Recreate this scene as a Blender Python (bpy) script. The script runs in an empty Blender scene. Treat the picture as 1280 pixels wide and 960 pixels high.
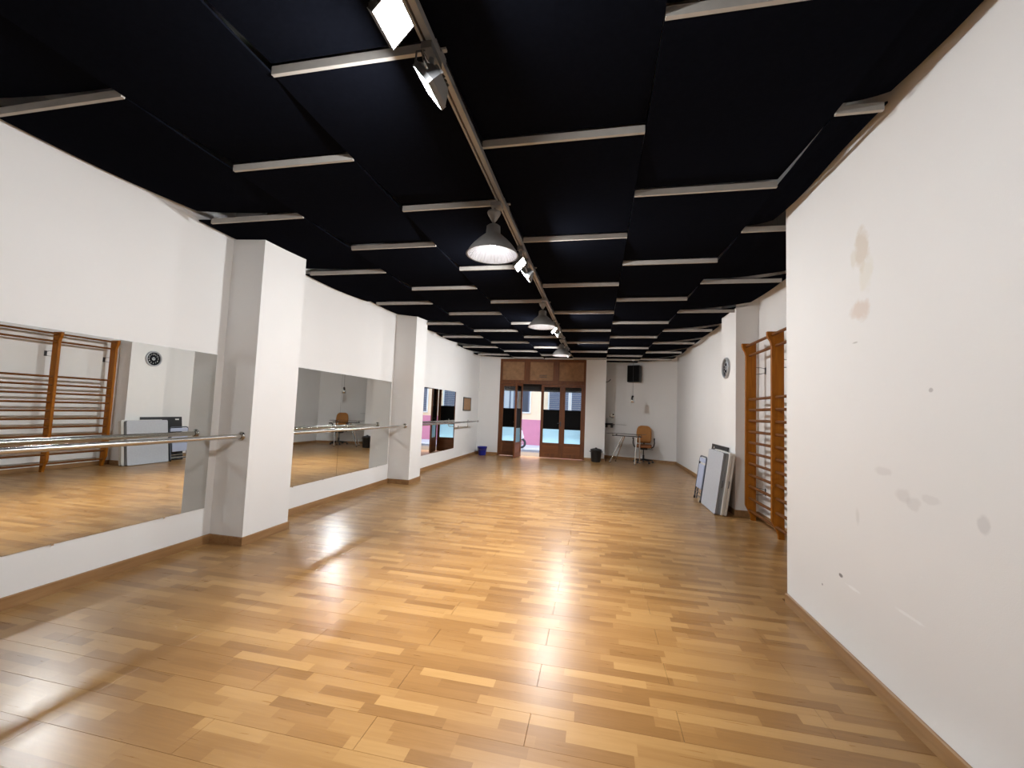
import bpy, bmesh, math, random
from mathutils import Vector, Matrix
random.seed(7)
PI = math.pi
S = bpy.context.scene
C = S.collection

# ------------------------------------------------------------------ camera
cam_d = bpy.data.cameras.new('camera')
cam = bpy.data.objects.new('camera', cam_d); C.objects.link(cam)
cam_d.sensor_fit = 'HORIZONTAL'; cam_d.sensor_width = 36.0
cam_d.lens = 517.7 * 36.0 / 1280.0
cam_d.clip_start = 0.02; cam_d.clip_end = 300
RX = Vector((0.97892693, 0.20049452, 0.03878155))
UP = Vector((-0.02514579, -0.07011621, 0.99722184))
FW = Vector((-0.20265673, 0.97718251, 0.06359705))
M = Matrix(((RX.x, UP.x, -FW.x), (RX.y, UP.y, -FW.y), (RX.z, UP.z, -FW.z))).to_4x4()
M.translation = (0, 0, 1.45)
cam.matrix_world = M
S.camera = cam

# ------------------------------------------------------------------ sky and exposure
world = bpy.data.worlds.new('daylight'); S.world = world
world.use_nodes = True
wn = world.node_tree.nodes; wl = world.node_tree.links
wn.clear()
wo = wn.new('ShaderNodeOutputWorld'); wb = wn.new('ShaderNodeBackground'); ws = wn.new('ShaderNodeTexSky')
ws.sky_type = 'NISHITA'; ws.sun_disc = False; ws.sun_elevation = math.radians(60); ws.sun_rotation = 0.0
ws.dust_density = 4.0
wb.inputs['Strength'].default_value = 1.28
wl.new(ws.outputs[0], wb.inputs['Color']); wl.new(wb.outputs[0], wo.inputs['Surface'])

sun_d = bpy.data.lights.new('sun', 'SUN'); sun_d.energy = 3.6; sun_d.angle = math.radians(.53); sun_d.color = (1.0, .97, .92)
sun = bpy.data.objects.new('sun', sun_d); C.objects.link(sun); sun.location = (0, 30, 40)
sun.rotation_euler = (math.radians(-30), 0, math.radians(8))     # high over the opposite roof, shining down on the near pavement

vs = S.view_settings
S.display_settings.display_device = 'sRGB'
vs.view_transform = 'Standard'; vs.look = 'None'; vs.gamma = 1.0; vs.use_curve_mapping = False
vs.exposure = 0.0
cy = S.cycles
cy.max_bounces = 10; cy.diffuse_bounces = 5; cy.glossy_bounces = 5; cy.transmission_bounces = 6; cy.transparent_max_bounces = 12
cy.caustics_reflective = True; cy.caustics_refractive = False
cy.blur_glossy = 0.0
cy.sample_clamp_indirect = 0.0
cy.use_guiding = True     # path guiding: resolves the lamp light thrown back by the mirrors
cy.use_denoising = True

# lamp powers (used by the lamp builders below)
FLOODS = (640.0, 800.0, 950.0, 1100.0)   # radiance of the lenses of the four pairs of floods, nearest pair first
BULB_W = 430.0        # watts of the downlight bulb in a pendant

# ------------------------------------------------------------------ materials
def new_mat(name):
    m = bpy.data.materials.new(name); m.use_nodes = True
    nt = m.node_tree; b = nt.nodes['Principled BSDF']
    return m, nt, b
def simple(name, col, rough=0.5, metal=0.0, noise=0.0, nscale=20.0, bump=0.0, spec=0.5):
    m, nt, b = new_mat(name)
    b.inputs['Base Color'].default_value = (*col, 1); b.inputs['Roughness'].default_value = rough
    b.inputs['Metallic'].default_value = metal; b.inputs['Specular IOR Level'].default_value = spec
    if noise or bump:
        tc = nt.nodes.new('ShaderNodeTexCoord'); n = nt.nodes.new('ShaderNodeTexNoise')
        n.inputs['Scale'].default_value = nscale; n.inputs['Detail'].default_value = 4
        nt.links.new(tc.outputs['Object'], n.inputs['Vector'])
        if noise:
            r = nt.nodes.new('ShaderNodeValToRGB')
            r.color_ramp.elements[0].color = (*[c * (1 - noise) for c in col], 1)
            r.color_ramp.elements[1].color = (*[min(1, c * (1 + noise)) for c in col], 1)
            r.color_ramp.elements[0].position = .3; r.color_ramp.elements[1].position = .7
            nt.links.new(n.outputs['Fac'], r.inputs['Fac']); nt.links.new(r.outputs['Color'], b.inputs['Base Color'])
        if bump:
            bp = nt.nodes.new('ShaderNodeBump'); bp.inputs['Strength'].default_value = bump; bp.inputs['Distance'].default_value = .004
            nt.links.new(n.outputs['Fac'], bp.inputs['Height']); nt.links.new(bp.outputs['Normal'], b.inputs['Normal'])
    return m
def emit(name, col, strength):
    m, nt, b = new_mat(name)
    b.inputs['Base Color'].default_value = (.02, .02, .02, 1)
    b.inputs['Emission Color'].default_value = (*col, 1); b.inputs['Emission Strength'].default_value = strength
    return m

def math_node(nt, op, a, b=None, c=None):
    n = nt.nodes.new('ShaderNodeMath'); n.operation = op
    for i, v in enumerate((a, b, c)):
        if v is None: continue
        if isinstance(v, (int, float)): n.inputs[i].default_value = v
        else: nt.links.new(v, n.inputs[i])
    return n.outputs[0]

def wall_mat(name, col, stains=None):
    m, nt, b = new_mat(name)
    b.inputs['Roughness'].default_value = .75; b.inputs['Specular IOR Level'].default_value = .25
    geo = nt.nodes.new('ShaderNodeNewGeometry')
    n = nt.nodes.new('ShaderNodeTexNoise'); n.inputs['Scale'].default_value = .9; n.inputs['Detail'].default_value = 3
    nt.links.new(geo.outputs['Position'], n.inputs['Vector'])
    r = nt.nodes.new('ShaderNodeValToRGB')
    r.color_ramp.elements[0].position = .3; r.color_ramp.elements[1].position = .7
    r.color_ramp.elements[0].color = (*[c * .965 for c in col], 1); r.color_ramp.elements[1].color = (*col, 1)
    nt.links.new(n.outputs['Fac'], r.inputs['Fac'])
    out = r.outputs['Color']
    n2 = nt.nodes.new('ShaderNodeTexNoise'); n2.inputs['Scale'].default_value = 160; n2.inputs['Detail'].default_value = 3
    nt.links.new(geo.outputs['Position'], n2.inputs['Vector'])
    bp = nt.nodes.new('ShaderNodeBump'); bp.inputs['Strength'].default_value = .12; bp.inputs['Distance'].default_value = .003
    nt.links.new(n2.outputs['Fac'], bp.inputs['Height']); nt.links.new(bp.outputs['Normal'], b.inputs['Normal'])
    if stains:
        sep = nt.nodes.new('ShaderNodeSeparateXYZ'); nt.links.new(geo.outputs['Position'], sep.inputs[0])
        n3 = nt.nodes.new('ShaderNodeTexNoise'); n3.inputs['Scale'].default_value = 14; n3.inputs['Detail'].default_value = 5
        nt.links.new(geo.outputs['Position'], n3.inputs['Vector'])
        for (y, z, ry, rz, sc, amt) in stains:
            dy = math_node(nt, 'DIVIDE', math_node(nt, 'SUBTRACT', sep.outputs['Y'], y), ry)
            dz = math_node(nt, 'DIVIDE', math_node(nt, 'SUBTRACT', sep.outputs['Z'], z), rz)
            d = math_node(nt, 'SQRT', math_node(nt, 'ADD', math_node(nt, 'MULTIPLY', dy, dy), math_node(nt, 'MULTIPLY', dz, dz)))
            w = math_node(nt, 'ADD', d, math_node(nt, 'MULTIPLY', math_node(nt, 'SUBTRACT', n3.outputs['Fac'], .5), 1.6))
            mr = nt.nodes.new('ShaderNodeMapRange'); mr.inputs['From Min'].default_value = 1.25; mr.inputs['From Max'].default_value = .75
            mr.inputs['To Max'].default_value = amt
            nt.links.new(w, mr.inputs['Value'])
            mx = nt.nodes.new('ShaderNodeMix'); mx.data_type = 'RGBA'
            nt.links.new(mr.outputs['Result'], mx.inputs['Factor']); nt.links.new(out, mx.inputs[6]); mx.inputs[7].default_value = (*sc, 1)
            out = mx.outputs[2]
    nt.links.new(out, b.inputs['Base Color'])
    return m

def floor_mat():
    # three-strip laminate: the strips and their pieces are a print on each board
    m, nt, b = new_mat('oak_laminate')
    geo = nt.nodes.new('ShaderNodeNewGeometry'); sep = nt.nodes.new('ShaderNodeSeparateXYZ')
    nt.links.new(geo.outputs['Position'], sep.inputs[0])
    row = math_node(nt, 'FLOOR', math_node(nt, 'DIVIDE', math_node(nt, 'SUBTRACT', sep.outputs['Y'], 1.875), .2005 / 3))
    wn1 = nt.nodes.new('ShaderNodeTexWhiteNoise'); wn1.noise_dimensions = '1D'; nt.links.new(row, wn1.inputs['W'])
    length = math_node(nt, 'ADD', .27, math_node(nt, 'MULTIPLY', wn1.outputs['Value'], .26))
    u = math_node(nt, 'DIVIDE', math_node(nt, 'ADD', sep.outputs['X'], math_node(nt, 'ADD', 20.0, math_node(nt, 'MULTIPLY', wn1.outputs['Value'], 7.3))), length)
    piece = math_node(nt, 'FLOOR', u)
    cmb = nt.nodes.new('ShaderNodeCombineXYZ'); nt.links.new(row, cmb.inputs[0]); nt.links.new(piece, cmb.inputs[1])
    wn2 = nt.nodes.new('ShaderNodeTexWhiteNoise'); wn2.noise_dimensions = '2D'; nt.links.new(cmb.outputs[0], wn2.inputs['Vector'])
    # grain along X
    mp = nt.nodes.new('ShaderNodeCombineXYZ')
    nt.links.new(math_node(nt, 'ADD', math_node(nt, 'MULTIPLY', sep.outputs['X'], 4.0), math_node(nt, 'MULTIPLY', wn2.outputs['Value'], 50)), mp.inputs[0])
    nt.links.new(math_node(nt, 'MULTIPLY', sep.outputs['Y'], 70.0), mp.inputs[1])
    nt.links.new(math_node(nt, 'MULTIPLY', wn2.outputs['Value'], 90), mp.inputs[2])
    gn = nt.nodes.new('ShaderNodeTexNoise'); gn.inputs['Scale'].default_value = 1.0; gn.inputs['Detail'].default_value = 5; gn.inputs['Distortion'].default_value = .6
    nt.links.new(mp.outputs[0], gn.inputs['Vector'])
    fac = math_node(nt, 'ADD', math_node(nt, 'ADD', .10, math_node(nt, 'MULTIPLY', wn2.outputs['Value'], .56)), math_node(nt, 'MULTIPLY', gn.outputs['Fac'], .34))
    r = nt.nodes.new('ShaderNodeValToRGB')
    e = r.color_ramp.elements
    e[0].position = .08; e[0].color = (.185, .086, .025, 1)
    e[1].position = .95; e[1].color = (.435, .252, .095, 1)
    x = e.new(.45); x.color = (.295, .151, .050, 1)
    nt.links.new(fac, r.inputs['Fac']); nt.links.new(r.outputs['Color'], b.inputs['Base Color'])
    rr = nt.nodes.new('ShaderNodeMapRange'); rr.inputs['To Min'].default_value = .25; rr.inputs['To Max'].default_value = .33
    nt.links.new(gn.outputs['Fac'], rr.inputs['Value']); nt.links.new(rr.outputs['Result'], b.inputs['Roughness'])
    b.inputs['Specular IOR Level'].default_value = .5
    bp = nt.nodes.new('ShaderNodeBump'); bp.inputs['Strength'].default_value = .05; bp.inputs['Distance'].default_value = .002
    nt.links.new(gn.outputs['Fac'], bp.inputs['Height']); nt.links.new(bp.outputs['Normal'], b.inputs['Normal'])
    return m

def wood_mat(name, dark, light, rough=.4, axis='Z', scale=9.0, spec=.5):
    m, nt, b = new_mat(name); b.inputs['Specular IOR Level'].default_value = spec
    tc = nt.nodes.new('ShaderNodeTexCoord'); mp = nt.nodes.new('ShaderNodeMapping')
    sc = {'X': (.08, 1, 1), 'Y': (1, .08, 1), 'Z': (1, 1, .08)}[axis]
    mp.inputs['Scale'].default_value = [s * scale for s in sc]
    n = nt.nodes.new('ShaderNodeTexNoise'); n.inputs['Scale'].default_value = 3.0; n.inputs['Detail'].default_value = 5; n.inputs['Distortion'].default_value = .8
    nt.links.new(tc.outputs['Object'], mp.inputs['Vector']); nt.links.new(mp.outputs[0], n.inputs['Vector'])
    r = nt.nodes.new('ShaderNodeValToRGB'); r.color_ramp.elements[0].position = .3; r.color_ramp.elements[1].position = .7
    r.color_ramp.elements[0].color = (*dark, 1); r.color_ramp.elements[1].color = (*light, 1)
    nt.links.new(n.outputs['Fac'], r.inputs['Fac']); nt.links.new(r.outputs['Color'], b.inputs['Base Color'])
    b.inputs['Roughness'].default_value = rough
    return m

def glass_mat(name, tint=(.93, .96, .96)):
    m, nt, b = new_mat(name); nt.nodes.remove(b)
    o = nt.nodes['Material Output']
    t = nt.nodes.new('ShaderNodeBsdfTransparent'); t.inputs[0].default_value = (*tint, 1)
    g = nt.nodes.new('ShaderNodeBsdfGlossy'); g.inputs['Roughness'].default_value = .02
    f = nt.nodes.new('ShaderNodeFresnel'); f.inputs['IOR'].default_value = 1.45
    x = nt.nodes.new('ShaderNodeMixShader')
    nt.links.new(f.outputs[0], x.inputs[0]); nt.links.new(t.outputs[0], x.inputs[1]); nt.links.new(g.outputs[0], x.inputs[2])
    nt.links.new(x.outputs[0], o.inputs['Surface'])
    return m

def frosted_mat(name, col):
    m, nt, b = new_mat(name); nt.nodes.remove(b)
    o = nt.nodes['Material Output']
    t = nt.nodes.new('ShaderNodeBsdfTranslucent'); t.inputs[0].default_value = (*col, 1)
    d = nt.nodes.new('ShaderNodeBsdfDiffuse'); d.inputs[0].default_value = (*col, 1)
    x = nt.nodes.new('ShaderNodeMixShader'); x.inputs[0].default_value = .2
    nt.links.new(t.outputs[0], x.inputs[1]); nt.links.new(d.outputs[0], x.inputs[2]); nt.links.new(x.outputs[0], o.inputs['Surface'])
    return m

WHITE = (.80, .785, .765)
MT = {
 'wall': wall_mat('white_plaster', WHITE),
 'wall_stained': wall_mat('white_plaster_stained', WHITE, [
    (2.775, 2.49, .062, .115, (.62, .53, .42), .62), (2.86, 2.46, .03, .06, (.66, .60, .48), .4),
    (2.80, 2.13, .085, .055, (.64, .52, .43), .62), (2.74, 2.33, .06, .09, (.72, .68, .58), .5),
    (2.47, 1.10, .05, .03, (.50, .47, .45), .26), (2.40, 1.075, .045, .03, (.50, .47, .45), .24), (2.30, 1.11, .05, .018, (.50, .47, .45), .22),
    (2.03, 1.065, .03, .035, (.45, .43, .42), .36), (2.62, 1.2, .06, .02, (.55, .52, .5), .3),
    (3.03, .50, .018, .010, (.12, .10, .09), .8), (2.90, .47, .07, .008, (.9, .9, .89), .7),
    (2.45, .52, .08, .008, (.9, .9, .89), .6), (2.85, 1.94, .03, .006, (.4, .37, .34), .6), (3.25, .36, .008, .008, (.15, .13, .12), .7),
    (2.28, 1.62, .012, .010, (.35, .33, .32), .6), (2.85, .90, .02, .045, (.55, .53, .5), .35)]),
 'floor': floor_mat(),
 'sub': simple('screed', (.12, .09, .06), .9),
 'base': wood_mat('skirting_wood', (.25, .125, .045), (.36, .20, .085), .4, 'Y', 6),
 'fabric': simple('black_ceiling_fabric', (.0046, .0052, .0080), .8, 0, .15, 40, .1, .0),
 'batten': simple('pale_batten', (.43, .40, .36), .6, 0, .06, 12),
 'slab': simple('ceiling_slab', (.72, .71, .69), .9),
 'steel': simple('brushed_steel', (.62, .60, .57), .24, 1.0),
 'chrome': simple('chrome', (.80, .80, .80), .10, 1.0),
 'alu': simple('track_aluminium', (.30, .295, .285), .45, .35),
 'slot': simple('track_slot', (.09, .06, .045), .7),
 'black': simple('black_plastic', (.012, .012, .013), .4),
 'dark': simple('dark_grey', (.05, .05, .055), .5),
 'mirror': None,
 'mirror_edge': simple('mirror_edge', (.10, .12, .115), .3),
 'pine': wood_mat('amber_pine', (.25, .078, .004), (.36, .122, .007), .55, 'Z', 9, .18),
 'rung': wood_mat('amber_pine_rung', (.115, .038, .006), (.185, .066, .012), .5, 'Y', 9, .2),
 'door': wood_mat('brown_door_wood', (.105, .030, .005), (.18, .056, .009), .55, 'Z', 8),
 'door_panel': wood_mat('brown_panel', (.15, .046, .008), (.23, .074, .014), .5, 'X', 8),
 'kraft': simple('brown_transom_board', (.30, .16, .075), .7, 0, .18, 9),
 'glass': glass_mat('clear_glass'),
 'film_black': simple('black_vinyl_band', (.006, .006, .006), .8, spec=.12),
 'film_frost': frosted_mat('frosted_blue_film', (.56, .76, .86)),
 'shade': simple('grey_shade', (.30, .285, .27), .45, 0, .05, 30),
 'shade_in': simple('white_reflector', (.86, .87, .90), .35),
 'lens': {(k, a): emit('flood_lens', (.94, .97, 1.0), f * (.95 if a > 0 else 1.28)) for k, f in enumerate(FLOODS) for a in (-1, 1)},
 'bulb': emit('bulb_glow', (.93, .96, 1.0), 20.0),
 'housing': simple('flood_housing', (.22, .22, .22), .4, .6),
}
m, nt, b = new_mat('mirror_glass')
b.inputs['Base Color'].default_value = (.80, .82, .81, 1); b.inputs['Metallic'].default_value = 1; b.inputs['Roughness'].default_value = 0.0
MT['mirror'] = m

# ------------------------------------------------------------------ mesh helpers
class MB:
    """collects shapes; build() links them as ONE mesh object"""
    def __init__(s): s.v = []; s.f = []; s.mi = []; s.sm = []
    def add(s, vs, fs, mi=0, smooth=False, mat=None):
        o = len(s.v)
        for p in vs:
            p = Vector(p); s.v.append(tuple(mat @ p) if mat else tuple(p))
        for f in fs:
            s.f.append([i + o for i in f]); s.mi.append(mi); s.sm.append(smooth)
        return s
    def box(s, a, b, mi=0, mat=None):
        x0, y0, z0 = [min(p, q) for p, q in zip(a, b)]; x1, y1, z1 = [max(p, q) for p, q in zip(a, b)]
        vs = [(x0, y0, z0), (x1, y0, z0), (x1, y1, z0), (x0, y1, z0), (x0, y0, z1), (x1, y0, z1), (x1, y1, z1), (x0, y1, z1)]
        fs = [(0, 3, 2, 1), (4, 5, 6, 7), (0, 1, 5, 4), (1, 2, 6, 5), (2, 3, 7, 6), (3, 0, 4, 7)]
        return s.add(vs, fs, mi, False, mat)
    def rbox(s, a, b, r, mi=0, seg=2, mat=None, smooth=True):
        bm = bmesh.new()
        bmesh.ops.create_cube(bm, size=1)
        ca = [(p + q) / 2 for p, q in zip(a, b)]; sz = [abs(q - p) for p, q in zip(a, b)]
        for v in bm.verts: v.co = Vector([c + k * d for c, k, d in zip(ca, v.co, sz)])
        bmesh.ops.bevel(bm, geom=bm.edges[:], offset=r, segments=seg, affect='EDGES', profile=.5)
        bm.verts.index_update()
        s.add([v.co.copy() for v in bm.verts], [[v.index for v in f.verts] for f in bm.faces], mi, smooth, mat)
        bm.free(); return s
    def prism(s, poly, axis, lo, hi, mi=0, mat=None):
        """extrude a polygon; axis 'x': poly=(y,z), 'y': poly=(x,z), 'z': poly=(x,y)"""
        n = len(poly)
        def P(p, h): return {'x': (h, p[0], p[1]), 'y': (p[0], h, p[1]), 'z': (p[0], p[1], h)}[axis]
        vs = [P(p, lo) for p in poly] + [P(p, hi) for p in poly]
        fs = [list(range(n))[::-1], [n + i for i in range(n)]] + [(i, (i + 1) % n, n + (i + 1) % n, n + i) for i in range(n)]
        return s.add(vs, fs, mi, False, mat)
    def tube(s, pts, r, n=12, mi=0, caps=True, radii=None, mat=None):
        pts = [Vector(p) for p in pts]; k = len(pts); vs = []; fs = []
        t0 = (pts[1] - pts[0]).normalized()
        ref = Vector((0, 0, 1)) if abs(t0.z) < .9 else Vector((1, 0, 0))
        nrm = t0.cross(ref).normalized()
        for i, p in enumerate(pts):
            if i == 0: t = t0
            elif i == k - 1: t = (pts[-1] - pts[-2]).normalized()
            else: t = ((pts[i] - pts[i - 1]).normalized() + (pts[i + 1] - pts[i]).normalized()).normalized()
            nrm = (nrm - t * nrm.dot(t)).normalized(); bn = t.cross(nrm)
            rr = radii[i] if radii else r
            for j in range(n):
                a = 2 * PI * j / n
                vs.append(p + (nrm * math.cos(a) + bn * math.sin(a)) * rr)
        for i in range(k - 1):
            for j in range(n):
                fs.append((i * n + j, i * n + (j + 1) % n, (i + 1) * n + (j + 1) % n, (i + 1) * n + j))
        s.add(vs, fs, mi, True, mat)
        if caps:
            s.add(vs[:n], [list(range(n))[::-1]], mi, False, mat); s.add(vs[-n:], [list(range(n))], mi, False, mat)
        return s
    def lathe(s, prof, n=24, mi=0, mat=None, caps=False):
        """prof = [(r, z)...] about Z"""
        vs = []; fs = []
        for r, z in prof:
            for j in range(n):
                a = 2 * PI * j / n; vs.append((r * math.cos(a), r * math.sin(a), z))
        for i in range(len(prof) - 1):
            for j in range(n):
                fs.append((i * n + j, i * n + (j + 1) % n, (i + 1) * n + (j + 1) % n, (i + 1) * n + j))
        s.add(vs, fs, mi, True, mat)
        if caps:
            s.add(vs[:n], [list(range(n))[::-1]], mi, False, mat); s.add(vs[-n:], [list(range(n))], mi, False, mat)
        return s
    def mesh(s, name, mats):
        me = bpy.data.meshes.new(name); me.from_pydata(s.v, [], s.f)
        for mm in (mats if isinstance(mats, (list, tuple)) else [mats]): me.materials.append(mm)
        me.polygons.foreach_set('material_index', s.mi); me.polygons.foreach_set('use_smooth', s.sm)
        me.update()
        return me
    def build(s, name, mats, parent=None, loc=None, rot=None):
        return link(name, s.mesh(name, mats), parent, loc, rot)

def link(name, me, parent=None, loc=None, rot=None):
    o = bpy.data.objects.new(name, me); C.objects.link(o)
    if parent: o.parent = parent
    if loc: o.location = loc
    if rot: o.rotation_euler = rot
    return o
def tag(o, label, cat, group=None, kind=None):
    if label: o['label'] = label
    if cat: o['category'] = cat
    if group: o['group'] = group
    if kind: o['kind'] = kind
    return o
def thing(name, label, cat, loc=(0, 0, 0), rot=(0, 0, 0), group=None):
    o = bpy.data.objects.new(name, None); C.objects.link(o); o.empty_display_size = .1
    o.location = loc; o.rotation_euler = rot
    return tag(o, label, cat, group)
def struct(o, label, cat=None):
    o['kind'] = 'structure'; o['label'] = label
    if cat: o['category'] = cat
    return o
def copy_tree(o, parent=None):
    c = o.copy(); C.objects.link(c)
    if parent: c.parent = parent
    for ch in [k for k in bpy.data.objects if k.parent == o]: copy_tree(ch, c)
    return c

# ------------------------------------------------------------------ room dimensions (metres)
XL, XR, XN = -3.82, 2.40, 1.52          # left wall, far right wall, near right wall face
YB, YF = -3.0, 13.10                   # back wall, front of the door wall
YC = 3.78                              # end of the near right wall
ZT = 3.5                               # structural ceiling above the panels
PX = 0.25                              # right edge of the pier beside the door
DX0, DX1 = -3.12, -0.36                # door opening
RA, RB = (PX, 14.30), (XR, 13.50)      # slanted wall of the recess

# ------------------------------------------------------------------ structure: walls
struct(MB().box((XL - .2, YB, 0), (XL, YF + .3, ZT)).build('wall_left', MT['wall']), 'long white plastered wall on the left with the mirrors', 'wall')
struct(MB().box((XN, YB, 0), (XR + .2, YC, ZT)).build('wall_partition', MT['wall_stained']), 'near white wall on the right with beige patches and scuffs', 'wall')
struct(MB().box((XR, YC, 0), (XR + .2, 14.6, ZT)).build('wall_right', MT['wall']), 'white wall on the right behind the wall bars', 'wall')
struct(MB().box((XL - .2, YB - .2, 0), (XR + .2, YB, ZT)).build('wall_back', MT['wall']), 'white wall behind the camera', 'wall')
fw = MB()
fw.box((XL, YF, 0), (DX0, YF + .3, ZT)).box((DX0, YF, 3.13), (DX1, YF + .3, ZT)).box((DX1, YF, 0), (PX, 14.6, ZT))
struct(fw.build('wall_far', MT['wall']), 'white end wall around the wooden street doors', 'wall')
ux, uy = RB[0] - RA[0], RB[1] - RA[1]
struct(MB().prism([RA, RB, (RB[0], 14.8), (RA[0], 14.8)], 'z', 0, ZT).build('wall_recess', MT['wall']), 'slanted white wall of the recess behind the desk', 'wall')
# pillars
struct(MB().box((XL, 3.60, 0), (-3.43, 4.22, ZT)).build('wall_pillar', MT['wall']), 'nearer white square pillar on the left wall', 'pillar')
struct(MB().box((XL, 7.26, 0), (-3.40, 7.76, ZT)).build('wall_pillar', MT['wall']), 'farther white square pillar on the left wall', 'pillar')
struct(MB().box((XL, -.05, 0), (-3.43, .50, ZT)).build('wall_pillar', MT['wall']), 'white pillar on the left wall beside the camera, out of frame', 'pillar')
struct(MB().box((2.08, 6.92, 0), (XR, 7.68, ZT)).build('wall_pillar', MT['wall']), 'white pillar on the right wall carrying the clock', 'pillar')

# ------------------------------------------------------------------ structure: floor with laminate boards
floor = struct(MB().box((XL - .1, YB - .1, -.12), (XR + .1, 14.7, -.012)).build('floor', MT['sub']), 'warm oak three-strip laminate floor of long boards laid across the room', 'floor')
BW, BL = .2005, 1.39
def board_mesh(L, W=BW):
    g = .0003; c = .0007
    b = MB(); x0, x1, y0, y1 = .0008, L - .0008, g, W - g
    vs = [(x0, y0, -.011), (x1, y0, -.011), (x1, y1, -.011), (x0, y1, -.011),
          (x0, y0, -c), (x1, y0, -c), (x1, y1, -c), (x0, y1, -c),
          (x0 + c, y0 + c, 0), (x1 - c, y0 + c, 0), (x1 - c, y1 - c, 0), (x0 + c, y1 - c, 0)]
    fs = [(0, 3, 2, 1), (8, 9, 10, 11)]
    for i in range(4):
        j = (i + 1) % 4
        fs += [(i, j, 4 + j, 4 + i), (4 + i, 4 + j, 8 + j, 8 + i)]
    return b.add(vs, fs)
cache = {}
rest = MB(); nb = 0
k0 = int(math.floor((YB - 1.875) / BW)); k1 = int(math.ceil((14.3 - 1.875) / BW))
for k in range(k0, k1):
    y0 = 1.875 + k * BW
    ym = y0 + BW / 2
    xa, xb = XL, (XN if ym < YC else XR)
    if ym > YF:
        xa = PX
        xb = min(XR, RA[0] + (RA[1] - y0) / (RA[1] - RB[1]) * (RB[0] - RA[0]))
        if ym < YF + .2: xa = DX0
        if xb - xa < .05: continue
    j0 = -.275 if k % 2 == 0 else .42
    n = math.floor((xa - j0) / BL); x = j0 + n * BL
    while x < xb - .002:
        a, b_ = max(x, xa), min(x + BL, xb)
        if b_ - a > .02:
            L = round(b_ - a, 3)
            if .95 < y0 < 9.2 and nb < 292:
                if L not in cache: cache[L] = board_mesh(L).mesh('floor_board', MT['floor'])
                link('floor_board', cache[L], floor, (a, y0, 0)); nb += 1
            else:
                q = board_mesh(L); rest.add(q.v, q.f, 0, False, Matrix.Translation((a, y0, 0)))
        x += BL
ro = rest.build('distant_floor_boards', MT['floor'], floor); ro['kind'] = 'stuff'

# ------------------------------------------------------------------ structure: skirting boards
BH, BT = .085, .013
def skirt(name, label, segs):
    b = MB()
    for (p, q, nx, ny) in segs:
        p = Vector((*p, 0)); q = Vector((*q, 0)); nn = Vector((nx, ny, 0)) * BT; up = Vector((0, 0, BH)); ch = Vector((0, 0, BH - .006))
        vs = [p, q, q + nn, p + nn, p + up, q + up, q + up + nn * .55, p + up + nn * .55, q + ch + nn, p + ch + nn]
        fs = [(0, 1, 2, 3), (4, 7, 6, 5), (3, 2, 8, 9), (9, 8, 6, 7), (0, 4, 5, 1), (0, 3, 9, 7, 4), (1, 5, 6, 8, 2)]
        b.add(vs, fs)
    return struct(b.build(name, MT['base']), label, 'skirting')
skirt('baseboard_left', 'wooden skirting board along the left wall and round its pillars', [
    ((XL, YB), (XL, -.05), 1, 0), ((XL, -.05), (-3.43 + BT, -.05), 0, -1), ((-3.43, -.05), (-3.43, .50), 1, 0), ((-3.43 + BT, .5), (XL, .5), 0, 1),
    ((XL, .5), (XL, 3.60), 1, 0), ((XL, 3.60), (-3.43 + BT, 3.60), 0, -1), ((-3.43, 3.60), (-3.43, 4.22), 1, 0), ((-3.43 + BT, 4.22), (XL, 4.22), 0, 1),
    ((XL, 4.22), (XL, 7.26), 1, 0), ((XL, 7.26), (-3.40 + BT, 7.26), 0, -1), ((-3.40, 7.26), (-3.40, 7.76), 1, 0), ((-3.40 + BT, 7.76), (XL, 7.76), 0, 1),
    ((XL, 7.76), (XL, YF), 1, 0)])
skirt('baseboard_partition', 'wooden skirting board along the near right wall', [
    ((XN, YB), (XN, YC), -1, 0), ((XN - BT, YC), (XR, YC), 0, 1)])
skirt('baseboard_right', 'wooden skirting board along the right wall and round the clock pillar', [
    ((XR, YC), (XR, 6.92), -1, 0), ((2.08 - BT, 6.92), (XR, 6.92), 0, -1), ((2.08, 6.92), (2.08, 7.68), -1, 0), ((2.08 - BT, 7.68), (XR, 7.68), 0, 1),
    ((XR, 7.68), (XR, RB[1]), -1, 0)])
ln = math.hypot(ux, uy)
skirt('baseboard_far', 'wooden skirting board at the foot of the end wall and the recess', [
    ((XL, YF), (DX0, YF), 0, -1), ((DX1, YF), (PX + BT, YF), 0, -1), ((PX, YF), (PX, RA[1]), 1, 0), (RA, RB, uy / ln, -ux / ln)])

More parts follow.
